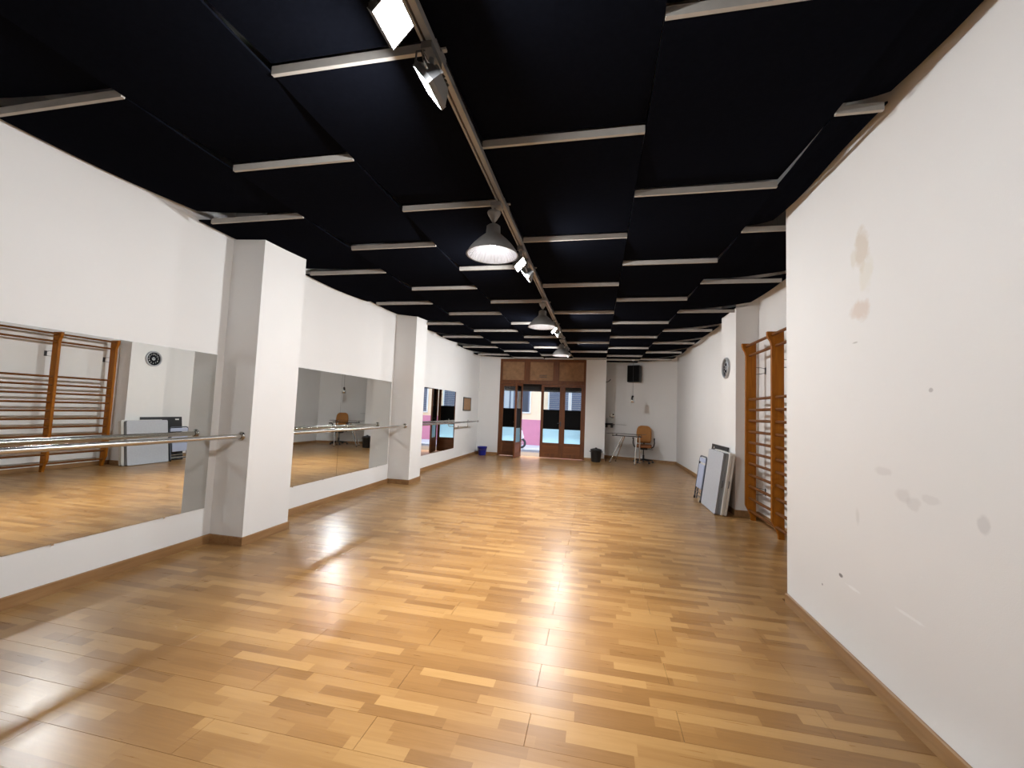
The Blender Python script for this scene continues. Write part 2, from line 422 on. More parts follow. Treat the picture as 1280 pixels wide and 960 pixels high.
# ------------------------------------------------------------------ structure: ceiling of black panels
ceil = struct(MB().box((XL - .2, YB - .2, ZT), (XR + .2, 14.8, ZT + .15)).build('ceiling', MT['slab']), 'low ceiling of overlapping matt black panels with pale battens at their near edges', 'ceiling')
SE = [-3.66, -2.63, -1.665, -.755, .236, 1.215, 2.16]
P1 = [1.70 - 1.48 * i for i in range(3, 0, -1)] + [1.70, 3.15, 4.64, 6.15, 7.72, 9.17, 10.68, 12.15, 13.05]
P2 = [2.42 - 1.48 * i for i in range(3, 0, -1)] + [2.42, 3.90, 5.39, 6.90, 8.44, 9.92, 11.39, 12.85]
def panel(x0, x1, ya, yb, xe0=None, xe1=None, curl=0.0):
    """panel sheet from its low near edge ya to its high far edge yb; xe0/xe1: wavy outer edges; curl: how far the outer edge lifts"""
    N = 8; K = 4 if curl else 1; t = .012; top = []; bot = []; fs = []
    for i in range(N + 1):
        u = i / N; y = ya + (yb - ya) * u
        z = 3.112 + .046 * u - .022 * math.sin(PI * u)
        a = x0 if xe0 is None else xe0(u); c = x1 if xe1 is None else xe1(u)
        for k in range(K + 1):
            w = k / K; lift = curl * ((1 - w) if xe0 else w) ** 2
            bot.append((a + (c - a) * w, y, z + lift)); top.append((a + (c - a) * w, y, z + lift + t))
    n = len(bot); W = K + 1
    for i in range(N):
        for k in range(K):
            q = i * W + k
            fs += [(q, q + W, q + W + 1, q + 1), (n + q, n + q + 1, n + q + W + 1, n + q + W)]
        a, b = i * W, i * W + K
        fs += [(a, n + a, n + a + W, a + W), (b, b + W, n + b + W, n + b)]
    for k in range(K):
        q = N * W + k
        fs += [(k, k + 1, n + k + 1, n + k), (q, n + q, n + q + 1, q + 1)]
    return MB().add(bot + top, fs, 0, False)
cols = [(0, P1), (1, P2), (2, P1), (3, P2), (4, P1), (5, P2)]
for ci, ps in cols:
    x0, x1 = SE[ci] + .002, SE[ci + 1] - .002
    ys = list(ps) + [13.2 if ci < 4 else 13.95 if ci == 4 else 13.62]
    if ci == 3: ys[-1] = 13.06
    for i in range(len(ys) - 1):
        ya, yb = ys[i], ys[i + 1] - .004
        if x1 < PX and yb > YF - .02: yb = YF - .02
        if ci == 4 and ya > 12.9: x0 = PX + .008
        if yb - ya < .08: continue
        e0 = e1 = None
        bx0, bx1 = x0, x1
        curl = 0.0
        if ci == 0:
            w = random.uniform(.01, .03); curl = .07 + random.uniform(-.01, .015)
            if 2.9 < ya < 4.5: curl = .035
            elif 4.5 < ya < 6.0: curl = .004
            e0 = (lambda u, w=w: -3.785 - w * .5 * math.sin(PI * u)); bx0 = -3.62 if curl > .02 else -3.70
        if ci == 5:
            if ya < 3.6:
                e1 = (lambda u: 1.468 - .012 * math.sin(2 * PI * u)); bx1 = 1.44; curl = .04
            else:
                w = random.uniform(-.02, .03); curl = .10
                e1 = (lambda u, w=w: 2.25 + .03 * u + w * math.sin(PI * u)); bx1 = 2.12
                if 6.5 < ya < 8: bx1 = 2.055
        if x0 < 0 and ya > 12.9: continue
        p = panel(x0, x1, ya + .02, yb, e0, e1, curl).build('ceiling_panel', MT['fabric'], ceil)
        ex = .03 if ci == 2 else 0
        MB().box((bx0, ya, 3.104), (bx1 + ex, ya + .020, 3.148)).build('edge_batten', MT['batten'], p)

# ------------------------------------------------------------------ street doors
door = thing('door_1', 'brown wooden four-leaf street door with glazed leaves and boarded transom', None)
door['kind'] = 'structure'
FY0, FY1 = YF + .005, YF + .11
fr = MB()
fr.box((DX0, FY0, 0), (DX0 + .05, FY1, 3.12)).box((DX1 - .05, FY0, 0), (DX1, FY1, 3.12)).box((DX0 + .05, FY0, 3.05), (DX1 - .05, FY1, 3.12)).box((DX0 + .05, FY0, 2.32), (DX1 - .05, FY1, 2.42))
for xm in (-2.235, -1.30): fr.box((xm - .075, FY0, 2.42), (xm + .075, FY1, 3.05))
fr.build('door_frame', MT['door'], door)
for a, c in ((DX0 + .05, -2.31), (-2.16, -1.375), (-1.225, DX1 - .05)):
    tp = MB().box((a, FY0 + .045, 2.42), (c, FY0 + .06, 3.05)).build('transom_board', MT['kraft'], door)
    MB().box((a + .0, FY0 + .03, 2.42), (a + .022, FY0 + .045, 3.05)).box((c - .022, FY0 + .03, 2.42), (c, FY0 + .045, 3.05)).box((a + .022, FY0 + .03, 3.03), (c - .022, FY0 + .045, 3.05)).box((a + .022, FY0 + .03, 2.42), (c - .022, FY0 + .045, 2.44)).build('bead', MT['door'], tp)
    if -2.2 < a < -2:
        for z in (2.545, 2.60): MB().box((-1.84, FY0 + .034, z), (-1.60, FY0 + .046, z + .016)).build('vent_slot', MT['dark'], tp)
LW = .655
def leaf(x, ang=0.0, flip=False, handle=False, label=None, wdt=LW):
    st = .085
    b = MB()
    b.box((0, 0, .012), (st, .045, 2.315)).box((wdt - st, 0, .012), (wdt, .045, 2.315))
    b.box((st, 0, .012), (wdt - st, .045, .14)).box((st, 0, .40), (wdt - st, .045, .475)).box((st, 0, 2.235), (wdt - st, .045, 2.315))
    b.box((st, .012, .14), (wdt - st, .033, .40), 1)
    b.box((st + .05, .004, .18), (wdt - st - .05, .012, .36), 1).box((st, -.0, .268), (wdt - st, .012, .272), 0)
    o = b.build('door_leaf', [MT['door'], MT['door_panel']], door, (x, FY0 + .02, 0), (0, 0, ang))
    if label: o['label'] = label
    MB().box((st, .020, 1.52), (wdt - st, .025, 2.235)).build('glass_pane', MT['glass'], o)
    f = MB().box((st, .0205, .91), (wdt - st, .0245, 1.52)).build('black_band', MT['film_black'], o); f['label'] = 'black vinyl band across the glass'
    f = MB().box((st, .0205, .475), (wdt - st, .0245, .91)).build('frosted_pane', MT['film_frost'], o); f['label'] = 'pale blue frosted lower pane'
    if handle:
        h = MB().box((wdt - .06, -.008, 1.0), (wdt - .025, 0, 1.16))
        h.tube([(wdt - .042, -.008, 1.10), (wdt - .042, -.045, 1.10), (wdt - .14, -.045, 1.10)], .009, 8)
        h.build('door_handle', MT['dark'], o)
    return o
leaf(DX0 + .052, label='closed glazed leaf at the left end')
leaf(-2.395, math.radians(-97), handle=True, label='glazed leaf swung open into the room, seen edge on')
leaf(-1.755, handle=True, label='closed glazed leaf beside the opening', wdt=.678)
leaf(-1.0755, label='closed glazed leaf at the right end', wdt=.6645)

# ------------------------------------------------------------------ the street beyond
conc = simple('pavement_concrete', (.45, .45, .44), .85, 0, .08, 3)
asph = simple('asphalt', (.10, .10, .105), .85, 0, .15, 8)
struct(MB().box((-16, YF + .31, -.2), (10, 15.4, -.10)).build('ground', simple('near_pavement', (.30, .30, .30), .85, 0, .08, 3)), 'pale pavement outside the street doors', 'pavement')
struct(MB().box((-16, 15.4, -.3), (10, 16.9, -.16)).build('ground', asph), 'dark strip of road beyond the doors', 'road')
struct(MB().box((-16, 16.9, -.2), (10, 19.2, -.12)).build('ground', conc), 'pale pavement at the foot of the pink wall', 'pavement')
cream = simple('cream_render', (.88, .64, .40), .85, 0, .03, 3)
pink = simple('pink_render', (.62, .22, .28), .85, 0, .03, 3)
bw = simple('blue_grey_shutter', (.12, .125, .15), .6)
pw = simple('white_frame', (.72, .68, .60), .5)
wdk = simple('window_dark', (.035, .038, .05), .3)
curt = simple('pale_curtain', (.45, .44, .40), .8)
bd = thing('house', 'cream house with pink wainscot and shuttered windows across the street', 'building', (-3, 19.2, -.12))
MB().box((-10, 0, 0), (10, .4, 7)).build('facade', cream, bd)
MB().box((-10, -.03, 0), (10, 0, 1.17)).build('wainscot', pink, bd)
MB().box((-10, -.10, 5.2), (10, 0, 5.5)).build('cornice', pw, bd)
def win(x0, x1, z0, z1, inner, split=False):
    x0 += 3; x1 += 3; z0 += .12; z1 += .12; f = .06
    o = MB().box((x0 - f, -.05, z0 - f), (x0, 0, z1 + f)).box((x1, -.05, z0 - f), (x1 + f, 0, z1 + f)).box((x0, -.05, z1), (x1, 0, z1 + f)).box((x0, -.07, z0 - f), (x1, 0, z0)).build('window', pw, bd)
    if inner == 'shutter':
        n = max(3, int((z1 - z0) / .09)); b = MB()
        for i in range(n):
            h = (z1 - z0) / n; b.box((x0, -.028, z0 + i * h + .004), (x1, -.004, z0 + (i + 1) * h - .004))
        b.build('shutter', bw, o)
    elif inner == 'curtain':
        MB().box((x0, -.012, z0), (x1, -.004, z1)).build('pane', bw, o)
        MB().box((x0 + .18, -.03, z0), (x0 + .42, -.013, z1)).box((x0 + .5, -.03, z0), (x0 + .62, -.013, z1)).build('curtain', curt, o)
    else:
        MB().box((x0, -.02, z0), (x1, -.004, z1)).build('pane', wdk, o)
        MB().box((x1 - .07, -.034, z0), (x1, -.021, z1)).build('shutter_edge', bw, o)
win(-4.50, -3.72, 1.42, 2.6, 'curtain')
win(-3.62, -3.10, 1.40, 2.6, 'dark')
win(-2.18, -1.30, 1.25, 2.6, 'shutter')
win(-1.15, -.30, 1.25, 2.6, 'shutter')
win(-6.6, -5.7, 1.25, 2.6, 'shutter')
win(.6, 1.6, 1.25, 2.6, 'shutter')
for xx in (-5.6, -3.4, -1.2, 1.0): win(xx, xx + 1.0, 3.4, 4.7, 'shutter')
rs = thing('roller_shutter', 'grey rolled-up shutter box above the doors outside', 'shutter', (-1.74, YF + .36, 2.10))
MB().box((-1.35, .02, .05), (1.35, .2, .45)).build('shutter_box', simple('shutter_grey', (.014, .014, .015), .6), rs)
MB().box((-1.33, .06, .0), (1.33, .1, .055)).build('bottom_rail', simple('rail_grey', (.1, .1, .1), .5), rs)
# scooter parked against the pink wall
sw = simple('scooter_white', (.75, .75, .74), .3); tyre = simple('tyre', (.04, .04, .045), .7)
sc = thing('scooter', 'white motor scooter parked across the street, nose showing beside the open door leaf', 'scooter', (-2.97, 17.2, -.12))
def wheel(x, r):
    w = MB(); w.lathe([(r * .62, -.045), (r * .9, -.05), (r, -.025), (r, .025), (r * .9, .05), (r * .62, .045), (r * .62, -.045)], 24, 0, Matrix.Translation((x, 0, r)) @ Matrix.Rotation(PI / 2, 4, 'X'))
    o = w.build('wheel', tyre, sc)
    h = MB(); h.lathe([(.02, -.03), (.04, -.03), (.04, .03), (.02, .03)], 12, 0, Matrix.Translation((x, 0, r)) @ Matrix.Rotation(PI / 2, 4, 'X'), True)
    for i in range(5):
        a = 2 * PI * i / 5; h.tube([(x + .035 * math.cos(a), 0, r + .035 * math.sin(a)), (x + r * .66 * math.cos(a), 0, r + r * .66 * math.sin(a))], .014, 6)
    h.build('rim', MT['steel'], o)
wheel(-.12, .22); wheel(-1.32, .22)
fb = MB(); fb.prism([(-.02, .46), (-.05, .40), (-.30, .40), (-.36, .28), (-.85, .28), (-.95, .42), (-1.60, .50), (-1.62, .62), (-.98, .68), (-.90, .40), (-.46, .38), (-.40, .62), (-.36, .98), (-.24, .98), (-.10, .72)], 'y', -.17, .17)
fb.build('body', sw, sc)
MB().rbox((-1.58, -.15, .66), (-.92, .15, .78), .05, 0, 2).build('seat', MT['black'], sc)
MB().tube([(-.12, .075, .22), (-.18, .075, .5), (-.28, .04, .95)], .02, 8).tube([(-.12, -.075, .22), (-.18, -.075, .5)], .02, 8).build('fork', MT['dark'], sc)
MB().tube([(-.36, -.33, 1.06), (-.28, -.1, 1.02), (-.28, .1, 1.02), (-.36, .33, 1.06)], .016, 8).build('handlebar', MT['black'], sc)
MB().rbox((-.16, -.07, .76), (-.09, .07, .88), .025, 0, 2).build('headlight', MT['steel'], sc)
MB().tube([(-.9, .05, .27), (-.95, .28, .0)], .012, 6).build('stand', MT['dark'], sc)

# ------------------------------------------------------------------ mirrors and barres
def mirror(y0, y1, label):
    X0, X1 = XL + .002, XL + .008
    o = MB()
    o.add([(X1, y0, .362), (X1, y1, .362), (X1, y1, 1.90), (X1, y0, 1.90)], [(0, 1, 2, 3)], 0)
    o.add([(X0, y0, .362), (X0, y1, .362), (X0, y1, 1.90), (X0, y0, 1.90), (X1, y0, .362), (X1, y1, .362), (X1, y1, 1.90), (X1, y0, 1.90)],
          [(3, 2, 1, 0), (0, 1, 5, 4), (1, 2, 6, 5), (2, 3, 7, 6), (3, 0, 4, 7)], 1)
    o = o.build('wall_mirror', [MT['mirror'], MT['mirror_edge']])
    tag(o, label, 'mirror', 'frameless mirrors on the left wall')
    for u in (.25, .75):
        y = y0 + (y1 - y0) * u
        MB().box((XL + .001, y - .008, .352), (XL + .011, y + .008, .3615)).box((XL + .0085, y - .008, .3615), (XL + .011, y + .008, .368)).build('mirror_clip', MT['chrome'], o)
    return o
mirror(.62, 1.93, 'frameless mirror pane beside the camera, left of the wall-bar reflection')
mirror(1.934, 3.51, 'large frameless mirror nearest the camera reflecting the wall bars and clock')
mirror(4.43, 5.643, 'frameless mirror pane just beyond the nearer pillar, left of the seam')
mirror(5.647, 7.19, 'frameless mirror pane reflecting the desk, right of the seam')
mirror(7.95, 10.85, 'frameless mirror beyond the farther pillar reflecting the street doors')

def flange(b, y, s, x, z):
    rot = Matrix.Translation((x, y, z)) @ Matrix.Rotation(-s * PI / 2, 4, 'X')
    b.lathe([(.0, 0), (.046, 0), (.046, .007), (.034, .016), (.027, .02)], 20, 0, rot)
BX, BZ, BR = -3.53, 1.083, .0225
def barre(y0, y1, label, f0=True, f1=True):
    t = thing('ballet_barre', label, 'barre', (BX, (y0 + y1) / 2, BZ), (0, 0, 0), 'steel ballet barres along the mirrors')
    h = (y1 - y0) / 2
    MB().tube([(0, -h + .001, 0), (0, h - .001, 0)], BR, 20).build('rail', MT['steel'], t)
    for s, on in ((-1, f0), (1, f1)):
        if on:
            fb = MB(); flange(fb, s * h, s if s > 0 else -1, 0, 0)
            # lathe grows away from the wall it sits on
            fb.v = [(v[0], s * h - s * abs(v[1] - s * h) - s * .0005, v[2]) for v in fb.v]
            fb.build('flange', MT['steel'], t)
    return t
barre(.5, 3.6, 'brushed steel barre in front of the nearest mirror')
barre(4.22, 7.26, 'brushed steel barre between the two left pillars')
t = barre(7.76, 12.10, 'brushed steel barre beyond the farther pillar with a free end', True, False)
hc = (12.10 - 7.76) / 2
MB().tube([(0, hc - .002, 0), (0, hc + .008, 0), (0, hc + .03, 0), (0, hc + .036, 0)], .03, 16, radii=[.030, .033, .030, .015]).build('end_cap', MT['steel'], t)
yb = 11.15 - (7.76 + 12.10) / 2
MB().tube([(0, yb, -.022), (0, yb, -.13), (-.02, yb, -.15), (XL - BX + .012, yb, -.15)], .011, 10).tube([(XL - BX + .001, yb, -.15), (XL - BX + .012, yb, -.15)], .035, 14).tube([(0, yb, .02), (0, yb, .06)], .011, 8).build('wall_bracket', MT['steel'], t)

# ------------------------------------------------------------------ lighting track, floods, pendants
TX = -.762
tr = thing('lighting_track', 'aluminium ceiling light track running down the room', 'track', (TX, 4.5, 3.03))
y0, y1 = -2.6 - 4.5, 10.6 - 4.5
MB().box((-.026, y0, 0), (-.014, y1, .036)).box((-.002, y0, 0), (.026, y1, .036)).box((-.014, y0, .020), (-.002, y1, .036)).build('rail', MT['alu'], tr)
MB().box((-.0138, y0, .012), (-.0022, y1, .0198)).build('slot', MT['slot'], tr)
MB().box((-.028, y1, -.001), (.028, y1 + .02, .037)).build('end_cap', MT['dark'], tr)
for yy in (1.72, 3.17, 4.66, 6.17, 7.74, 9.19):
    MB().box((-.02, yy - 4.5 - .03, .037), (.02, yy - 4.5 + .03, .069)).build('mounting_clip', MT['alu'], tr)

def flood(y, aim, label, pair=0):
    """square metal floodlight hung from the track; aim = +1 to the right wall, -1 to the left wall"""
    t = thing('track_floodlight', label, 'spotlight', (TX, y, 3.0295), (0, 0, 0), 'square floodlights on the ceiling track')
    MB().box((-.024, -.06, -.032), (.024, .06, 0)).tube([(0, 0, -.032), (0, 0, -.075)], .013, 10).build('adapter', MT['housing'], t)
    a = math.radians(47 if aim > 0 else 52)
    # local frame of the head: nn = facing direction, ee = across
    nn = Vector((math.sin(a) * aim, 0, -math.cos(a))); ee = Vector((math.cos(a) * aim, 0, math.sin(a))); yy = Vector((0, 1, 0))
    c = Vector((-.005, 0, -.165))
    Mh = Matrix(((ee.x, yy.x, nn.x, c.x), (ee.y, yy.y, nn.y, c.y), (ee.z, yy.z, nn.z, c.z), (0, 0, 0, 1)))
    w, h = .056, .076
    hb = MB()
    fr = [(-w, -h), (w, -h), (w, h), (-w, h)]; bk = [(-w * .55, -h * .6), (w * .55, -h * .6), (w * .55, h * .6), (-w * .55, h * .6)]
    vs = [(*p, .0) for p in fr] + [(*p, -.022) for p in fr] + [(*p, -.07) for p in bk]
    fs = [(4, 5, 9, 8), (5, 6, 10, 9), (6, 7, 11, 10), (7, 4, 8, 11), (8, 9, 10, 11), (0, 1, 5, 4), (1, 2, 6, 5), (2, 3, 7, 6), (3, 0, 4, 7)]
    if aim < 0: fs = [f[::-1] for f in fs]
    hb.add(vs, fs, 0, False, Mh)
    for s0, s1 in (((-w - .004, -h - .004), (-w, h + .004)), ((w, -h - .004), (w + .004, h + .004)), ((-w, -h - .004), (w, -h)), ((-w, h), (w, h + .004))):
        hb.box((*s0, -.02), (*s1, .006), 0, Mh)
    for i in range(4): hb.box((-w * .5, -h * .5 + i * .024, -.082), (w * .5, -h * .5 + i * .024 + .005, -.07), 0, Mh)
    head = hb.build('housing', MT['housing'], t)
    q = [(-w, -h, .0), (w, -h, .0), (w, h, .0), (-w, h, .0)]
    MB().add(q, [(0, 1, 2, 3) if aim > 0 else (3, 2, 1, 0)], 0, False, Mh).build('lens', MT['lens'][(pair, aim)], head)
    yk = MB(); pv = Mh @ Vector((0, 0, -.03))
    for s in (-1, 1):
        yk.tube([(0, s * .01, -.072), (0, s * (h + .018), -.080), (pv.x, s * (h + .018), pv.z), (pv.x, s * (h + .003), pv.z)], .0055, 8)
    yk.build('yoke', MT['steel'], t)
    MB().tube([(-.012, -.045, -.03), (-.035, -.075, -.06), (-.045, -.06, -.10), (-.02, -.02, -.115), (pv.x, 0, -.10)], .0045, 6).build('cable', MT['dark'], t)
    return t
flood(1.30, 1, 'square floodlight nearest the camera, its bright face turned to the right wall')
flood(1.63, -1, 'second floodlight along the track, edge-on, turned to the left wall')
flood(3.86, 1, 'glaring floodlight just beyond the largest pendant, turned right', 1)
flood(4.20, -1, 'floodlight behind the largest pendant turned to the left wall', 1)
flood(7.10, 1, 'glaring floodlight just beyond the middle pendant, turned right', 2)
flood(7.48, -1, 'floodlight between the middle and farthest pendants turned to the left wall', 2)

flood(9.95, 1, 'floodlight half hidden behind the farthest pendant, turned right', 3)
flood(10.27, -1, 'last floodlight on the track, turned to the left wall', 3)

def pendant(x, y, label):
    t = thing('pendant_lamp', label, 'pendant lamp', (x, y, 3.0295), (0, 0, 0), 'grey bell pendants on the ceiling track')
    MB().box((-.02, -.045, -.03), (.06, .045, 0)).tube([(0, 0, -.03), (0, 0, -.062)], .010, 10).build('adapter', MT['alu'], t)
    MB().lathe([(.0, -.058), (.050, -.060), (.053, -.068), (.047, -.082), (.012, -.142), (.0, -.145)], 24).build('canopy', MT['shade'], t)
    MB().tube([(0, 0, -.143), (0, 0, -.170)], .004, 6).build('cord', MT['dark'], t)
    prof = [(.0, -.165), (.040, -.166), (.052, -.176), (.056, -.235), (.075, -.252), (.115, -.288), (.150, -.325), (.178, -.362), (.196, -.397)]
    sh = MB().lathe(prof, 40).lathe([(.196, -.397), (.201, -.400), (.196, -.402)], 40).build('shade', MT['shade'], t)
    inn = [(.0, -.235), (.050, -.237), (.070, -.257), (.110, -.293), (.145, -.329), (.173, -.365), (.191, -.398)]
    lin = MB().lathe([(r, z) for r, z in inn[::-1]], 40).build('reflector', MT['shade_in'], sh)
    # ribs of the pressed reflector
    rb = MB()
    for i in range(40):
        a = 2 * PI * i / 40
        rb.tube([(r * .985 * math.cos(a), r * .985 * math.sin(a), z - .002) for r, z in inn[2:]], .0035, 4)
    rb.build('reflector_ribs', MT['shade_in'], sh)
    MB().lathe([(.0, -.332), (.018, -.329), (.032, -.315), (.036, -.297), (.030, -.278), (.018, -.262), (.016, -.238)], 20).build('bulb', MT['bulb'], t)
    ld = bpy.data.lights.new('pendant_bulb_light', 'SPOT'); ld.energy = BULB_W; ld.color = (1.0, .93, .82); ld.shadow_soft_size = .035
    ld.spot_size = math.radians(84); ld.spot_blend = .9
    lo = bpy.data.objects.new('bulb_light', ld); C.objects.link(lo); lo.parent = t; lo.location = (0, 0, -.345)
    return t
pendant(-.815, 3.00, 'largest and nearest grey bell pendant on the track')
pendant(-.783, 5.70, 'middle grey bell pendant on the track')
pendant(-.760, 8.62, 'smallest and farthest grey bell pendant, before the doors')

# ------------------------------------------------------------------ wall bars
wb_ = thing('wall_bars', 'amber pine gymnastic wall bars on the right wall beyond the white corner', 'wall bars', (2.28, 5.75, 0))
def post(y):
    p = [(0, .0), (0, 2.575), (-.19, 2.575), (-.19, 2.535), (-.175, 2.49), (-.150, 2.45), (-.138, 2.40), (-.138, .22), (-.130, .19), (-.085, .11), (-.065, .05), (-.062, 0)]
    o = MB().prism(p[::-1], 'y', y - 5.75 - .022, y - 5.75 + .022).build('post', MT['pine'], wb_)
    for z in (2.17, .42):
        MB().tube([(0, y - 5.75 - .0, z + .05), (.06, y - 5.75 - .03, z + .045), (.115, y - 5.75 - .04, z + .03)], .004, 6).tube([(0, y - 5.75, z - .05), (.06, y - 5.75 - .03, z - .045), (.115, y - 5.75 - .04, z - .03)], .004, 6).box((.113, y - 5.75 - .06, z - .05), (.1185, y - 5.75 - .02, z + .05)).build('wall_bracket', MT['dark'], o)
for y in (4.83, 5.76, 6.69): post(y)
RZ = [2.535, 2.395, 1.745, 1.59, 1.435, 1.275, 1.12, .968, .815, .655, .49, .318, .145]
def rung_mesh():
    n = 12; vs = []; L = .93 - .044 - .002
    for yv in (0, L):
        for j in range(n):
            a = 2 * PI * j / n; vs.append((.020 * math.cos(a), yv, .0185 * math.sin(a)))
    fs = [(j, n + j, n + (j + 1) % n, (j + 1) % n) for j in range(n)]
    return MB().add(vs, fs, 0, True).add(vs[:n], [list(range(n))]).add(vs[n:], [list(range(n))[::-1]]).mesh('rung', MT['rung'])
rm = rung_mesh()
for yb_ in (4.83, 5.76):
    for i, z in enumerate(RZ):
        link('rung', rm, wb_, ((-.125 if i == 0 else -.085), yb_ - 5.75 + .023, z))

# ------------------------------------------------------------------ clock on the pillar
ck = thing('wall_clock', 'round black-dial wall clock with silver rim on the right pillar', 'clock', (2.0795, 7.37, 2.285), (0, -PI / 2, 0))
# local +Z faces the room (-X), local +X is up
MB().lathe([(.165, 0), (.172, .006), (.172, .030), (.165, .040), (.150, .042), (.143, .036), (.143, .012)], 48).build('rim', simple('clock_rim', (.42, .43, .45), .35, .3), ck)
MB().lathe([(.0, .0005), (.145, .0005), (.145, .014), (.0, .014)], 48).build('dial', simple('clock_dial', (.010, .011, .016), .8, spec=.05), ck)
MB().lathe([(.0, .0145), (.036, .0145), (.036, .0165), (.0, .0165)], 32).build('centre_disc', simple('clock_centre', (.50, .52, .54), .6, spec=.1), ck)
wm = simple('clock_white', (.62, .62, .62), .6, spec=.1)
def text_mesh(s, size):
    cu = bpy.data.curves.new('t', 'FONT'); cu.body = s; cu.size = size; cu.align_x = 'CENTER'; cu.align_y = 'CENTER'; cu.extrude = .0006; cu.resolution_u = 2
    to = bpy.data.objects.new('t', cu); C.objects.link(to)
    me = bpy.data.meshes.new_from_object(to.evaluated_get(bpy.context.evaluated_depsgraph_get()))
    bpy.data.objects.remove(to); bpy.data.curves.remove(cu)
    me.materials.clear(); me.materials.append(wm); return me
bpy.context.view_layer.update()
for h in range(1, 13):
    a = 2 * PI * h / 12
    # up = local +X ; seen from the room (looking along +X world) the right-hand side is world -Y ... local -Y
    t_ = str(h)
    for i, ch in enumerate(t_):
        dx = (i - (len(t_) - 1) / 2) * .027
        link('numeral', text_mesh(ch, .052), ck, (.098 * math.cos(a), -.098 * math.sin(a) - dx, .0152), (0, 0, -PI / 2))
hm = MB().box((-.012, -.004, .0185), (.066, .004, .0195)).mesh('hand', MT['black'])
o = link('hand', hm, ck, None, (0, 0, -math.radians(310)))
hm = MB().box((-.015, -.003, .0205), (.092, .003, .0215)).mesh('hand', MT['black'])
o = link('hand', hm, ck, None, (0, 0, -math.radians(75)))

# ------------------------------------------------------------------ things leaning by the pillar
TH = math.radians(7.6)
gface = simple('grey_table_top', (.46, .475, .51), .55, 0, .04, 30)
gedge = simple('grey_table_edge', (.20, .205, .21), .6)
wface = simple('cream_table_top', (.70, .68, .63), .5)
def slab(parent, x0, x1, L, H, mf, me_, name='table_half'):
    r = .03; b = MB()
    poly = []
    for (cy_, cz, a0) in ((r, r, PI), (L - r, r, 1.5 * PI), (L - r, H - r, 0), (r, H - r, .5 * PI)):
        for i in range(4):
            a = a0 + i * PI / 6; poly.append((cy_ + r * math.cos(a), cz + r * math.sin(a)))
    n = len(poly)
    vs = [(x0, *p) for p in poly] + [(x1, *p) for p in poly]
    b.add(vs, [list(range(n))[::-1], [n + i for i in range(n)]], 0)
    b.add(vs, [(i, (i + 1) % n, n + (i + 1) % n, n + i) for i in range(n)], 1)
    return b.build(name, [mf, me_], parent)
def folded_table(x, y, label, mf, me_, H=.93, L=.84):
    t = thing('folding_table', label, 'folding table', (x, y, .075 * math.sin(TH) + .001), (0, TH, 0), 'folded tables leaning on the pillar')
    slab(t, 0, .034, L, H, mf, me_); slab(t, .040, .074, L, H, mf, me_)
    for yy in (.12, L - .12): MB().box((.0345, yy - .03, -.0), (.0395, yy + .03, .03)).build('hinge', MT['dark'], t)
    MB().tube([(.037, -.004, H * .5 - .05), (.037, -.022, H * .5 - .045), (.037, -.022, H * .5 + .045), (.037, -.004, H * .5 + .05)], .005, 6).build('carry_handle', MT['dark'], t)
folded_table(1.765, 6.82, 'grey folded table leaning at the pillar, outermost of the pair', gface, gedge)
folded_table(1.765 + .0765 / math.cos(TH), 6.77, 'cream folded table between the grey one and the pillar', wface, simple('cream_edge', (.62, .59, .53), .6), .935, .84)
bb = thing('black_board', 'thin black board with a hand hole standing behind the grey table', 'board', (1.765 + .158 / math.cos(TH), 7.20, .014 * math.sin(TH) + .001), (0, TH, 0))
H = 1.0; L = .92; hb = MB()
hy0, hy1, hz0, hz1 = L - .16, L - .06, H - .075, H - .045
hb.box((0, 0, 0), (.012, L, hz0)).box((0, 0, hz1), (.012, L, H)).box((0, 0, hz0), (.012, hy0, hz1)).box((0, hy1, hz0), (.012, L, hz1))
hb.build('panel', MT['black'], bb)
MB().box((-.002, L - .012, 0), (.0, L, H)).build('edge_strip', MT['dark'], bb)
fc = thing('folding_chair', 'folded chair with pale blue seat panel and dark frame leaning beside the tables', 'chair', (1.75, 7.70, .034 * math.sin(TH) + .012), (0, TH, 0))
cf = simple('chair_frame', (.085, .095, .125), .4, .3); cp = simple('pale_blue_panel', (.42, .47, .62), .5)
ff = MB(); Wc, Hc = .44, .76
ff.tube([(.016, 0, 0), (.016, 0, Hc - .05), (.016, .03, Hc - .008), (.016, .06, Hc), (.016, Wc - .06, Hc), (.016, Wc - .03, Hc - .008), (.016, Wc, Hc - .05), (.016, Wc, 0)], .013, 10)
ff.build('front_frame', cf, fc)
MB().tube([(.045, .035, -.005), (.045, .035, .60)], .011, 8).tube([(.045, Wc - .035, -.005), (.045, Wc - .035, .60)], .011, 8).tube([(.045, .035, .05), (.045, Wc - .035, .05)], .009, 8).build('rear_frame', cf, fc)
MB().rbox((.0, .04, .20), (.022, Wc - .04, .62), .008, 0, 2).build('seat', cp, fc)
MB().rbox((.004, .016, .655), (.024, Wc - .016, .735), .008, 0, 2).build('backrest', cp, fc)
for z in (.07, .13): MB().tube([(.016, .012, z), (.016, Wc - .012, z)], .009, 8).build('crossbar', MT['steel'], fc)
for yy in (0, Wc): MB().tube([(.016, yy, -.012), (.016, yy, .03)], .017, 10).build('foot_cap', MT['black'], fc)

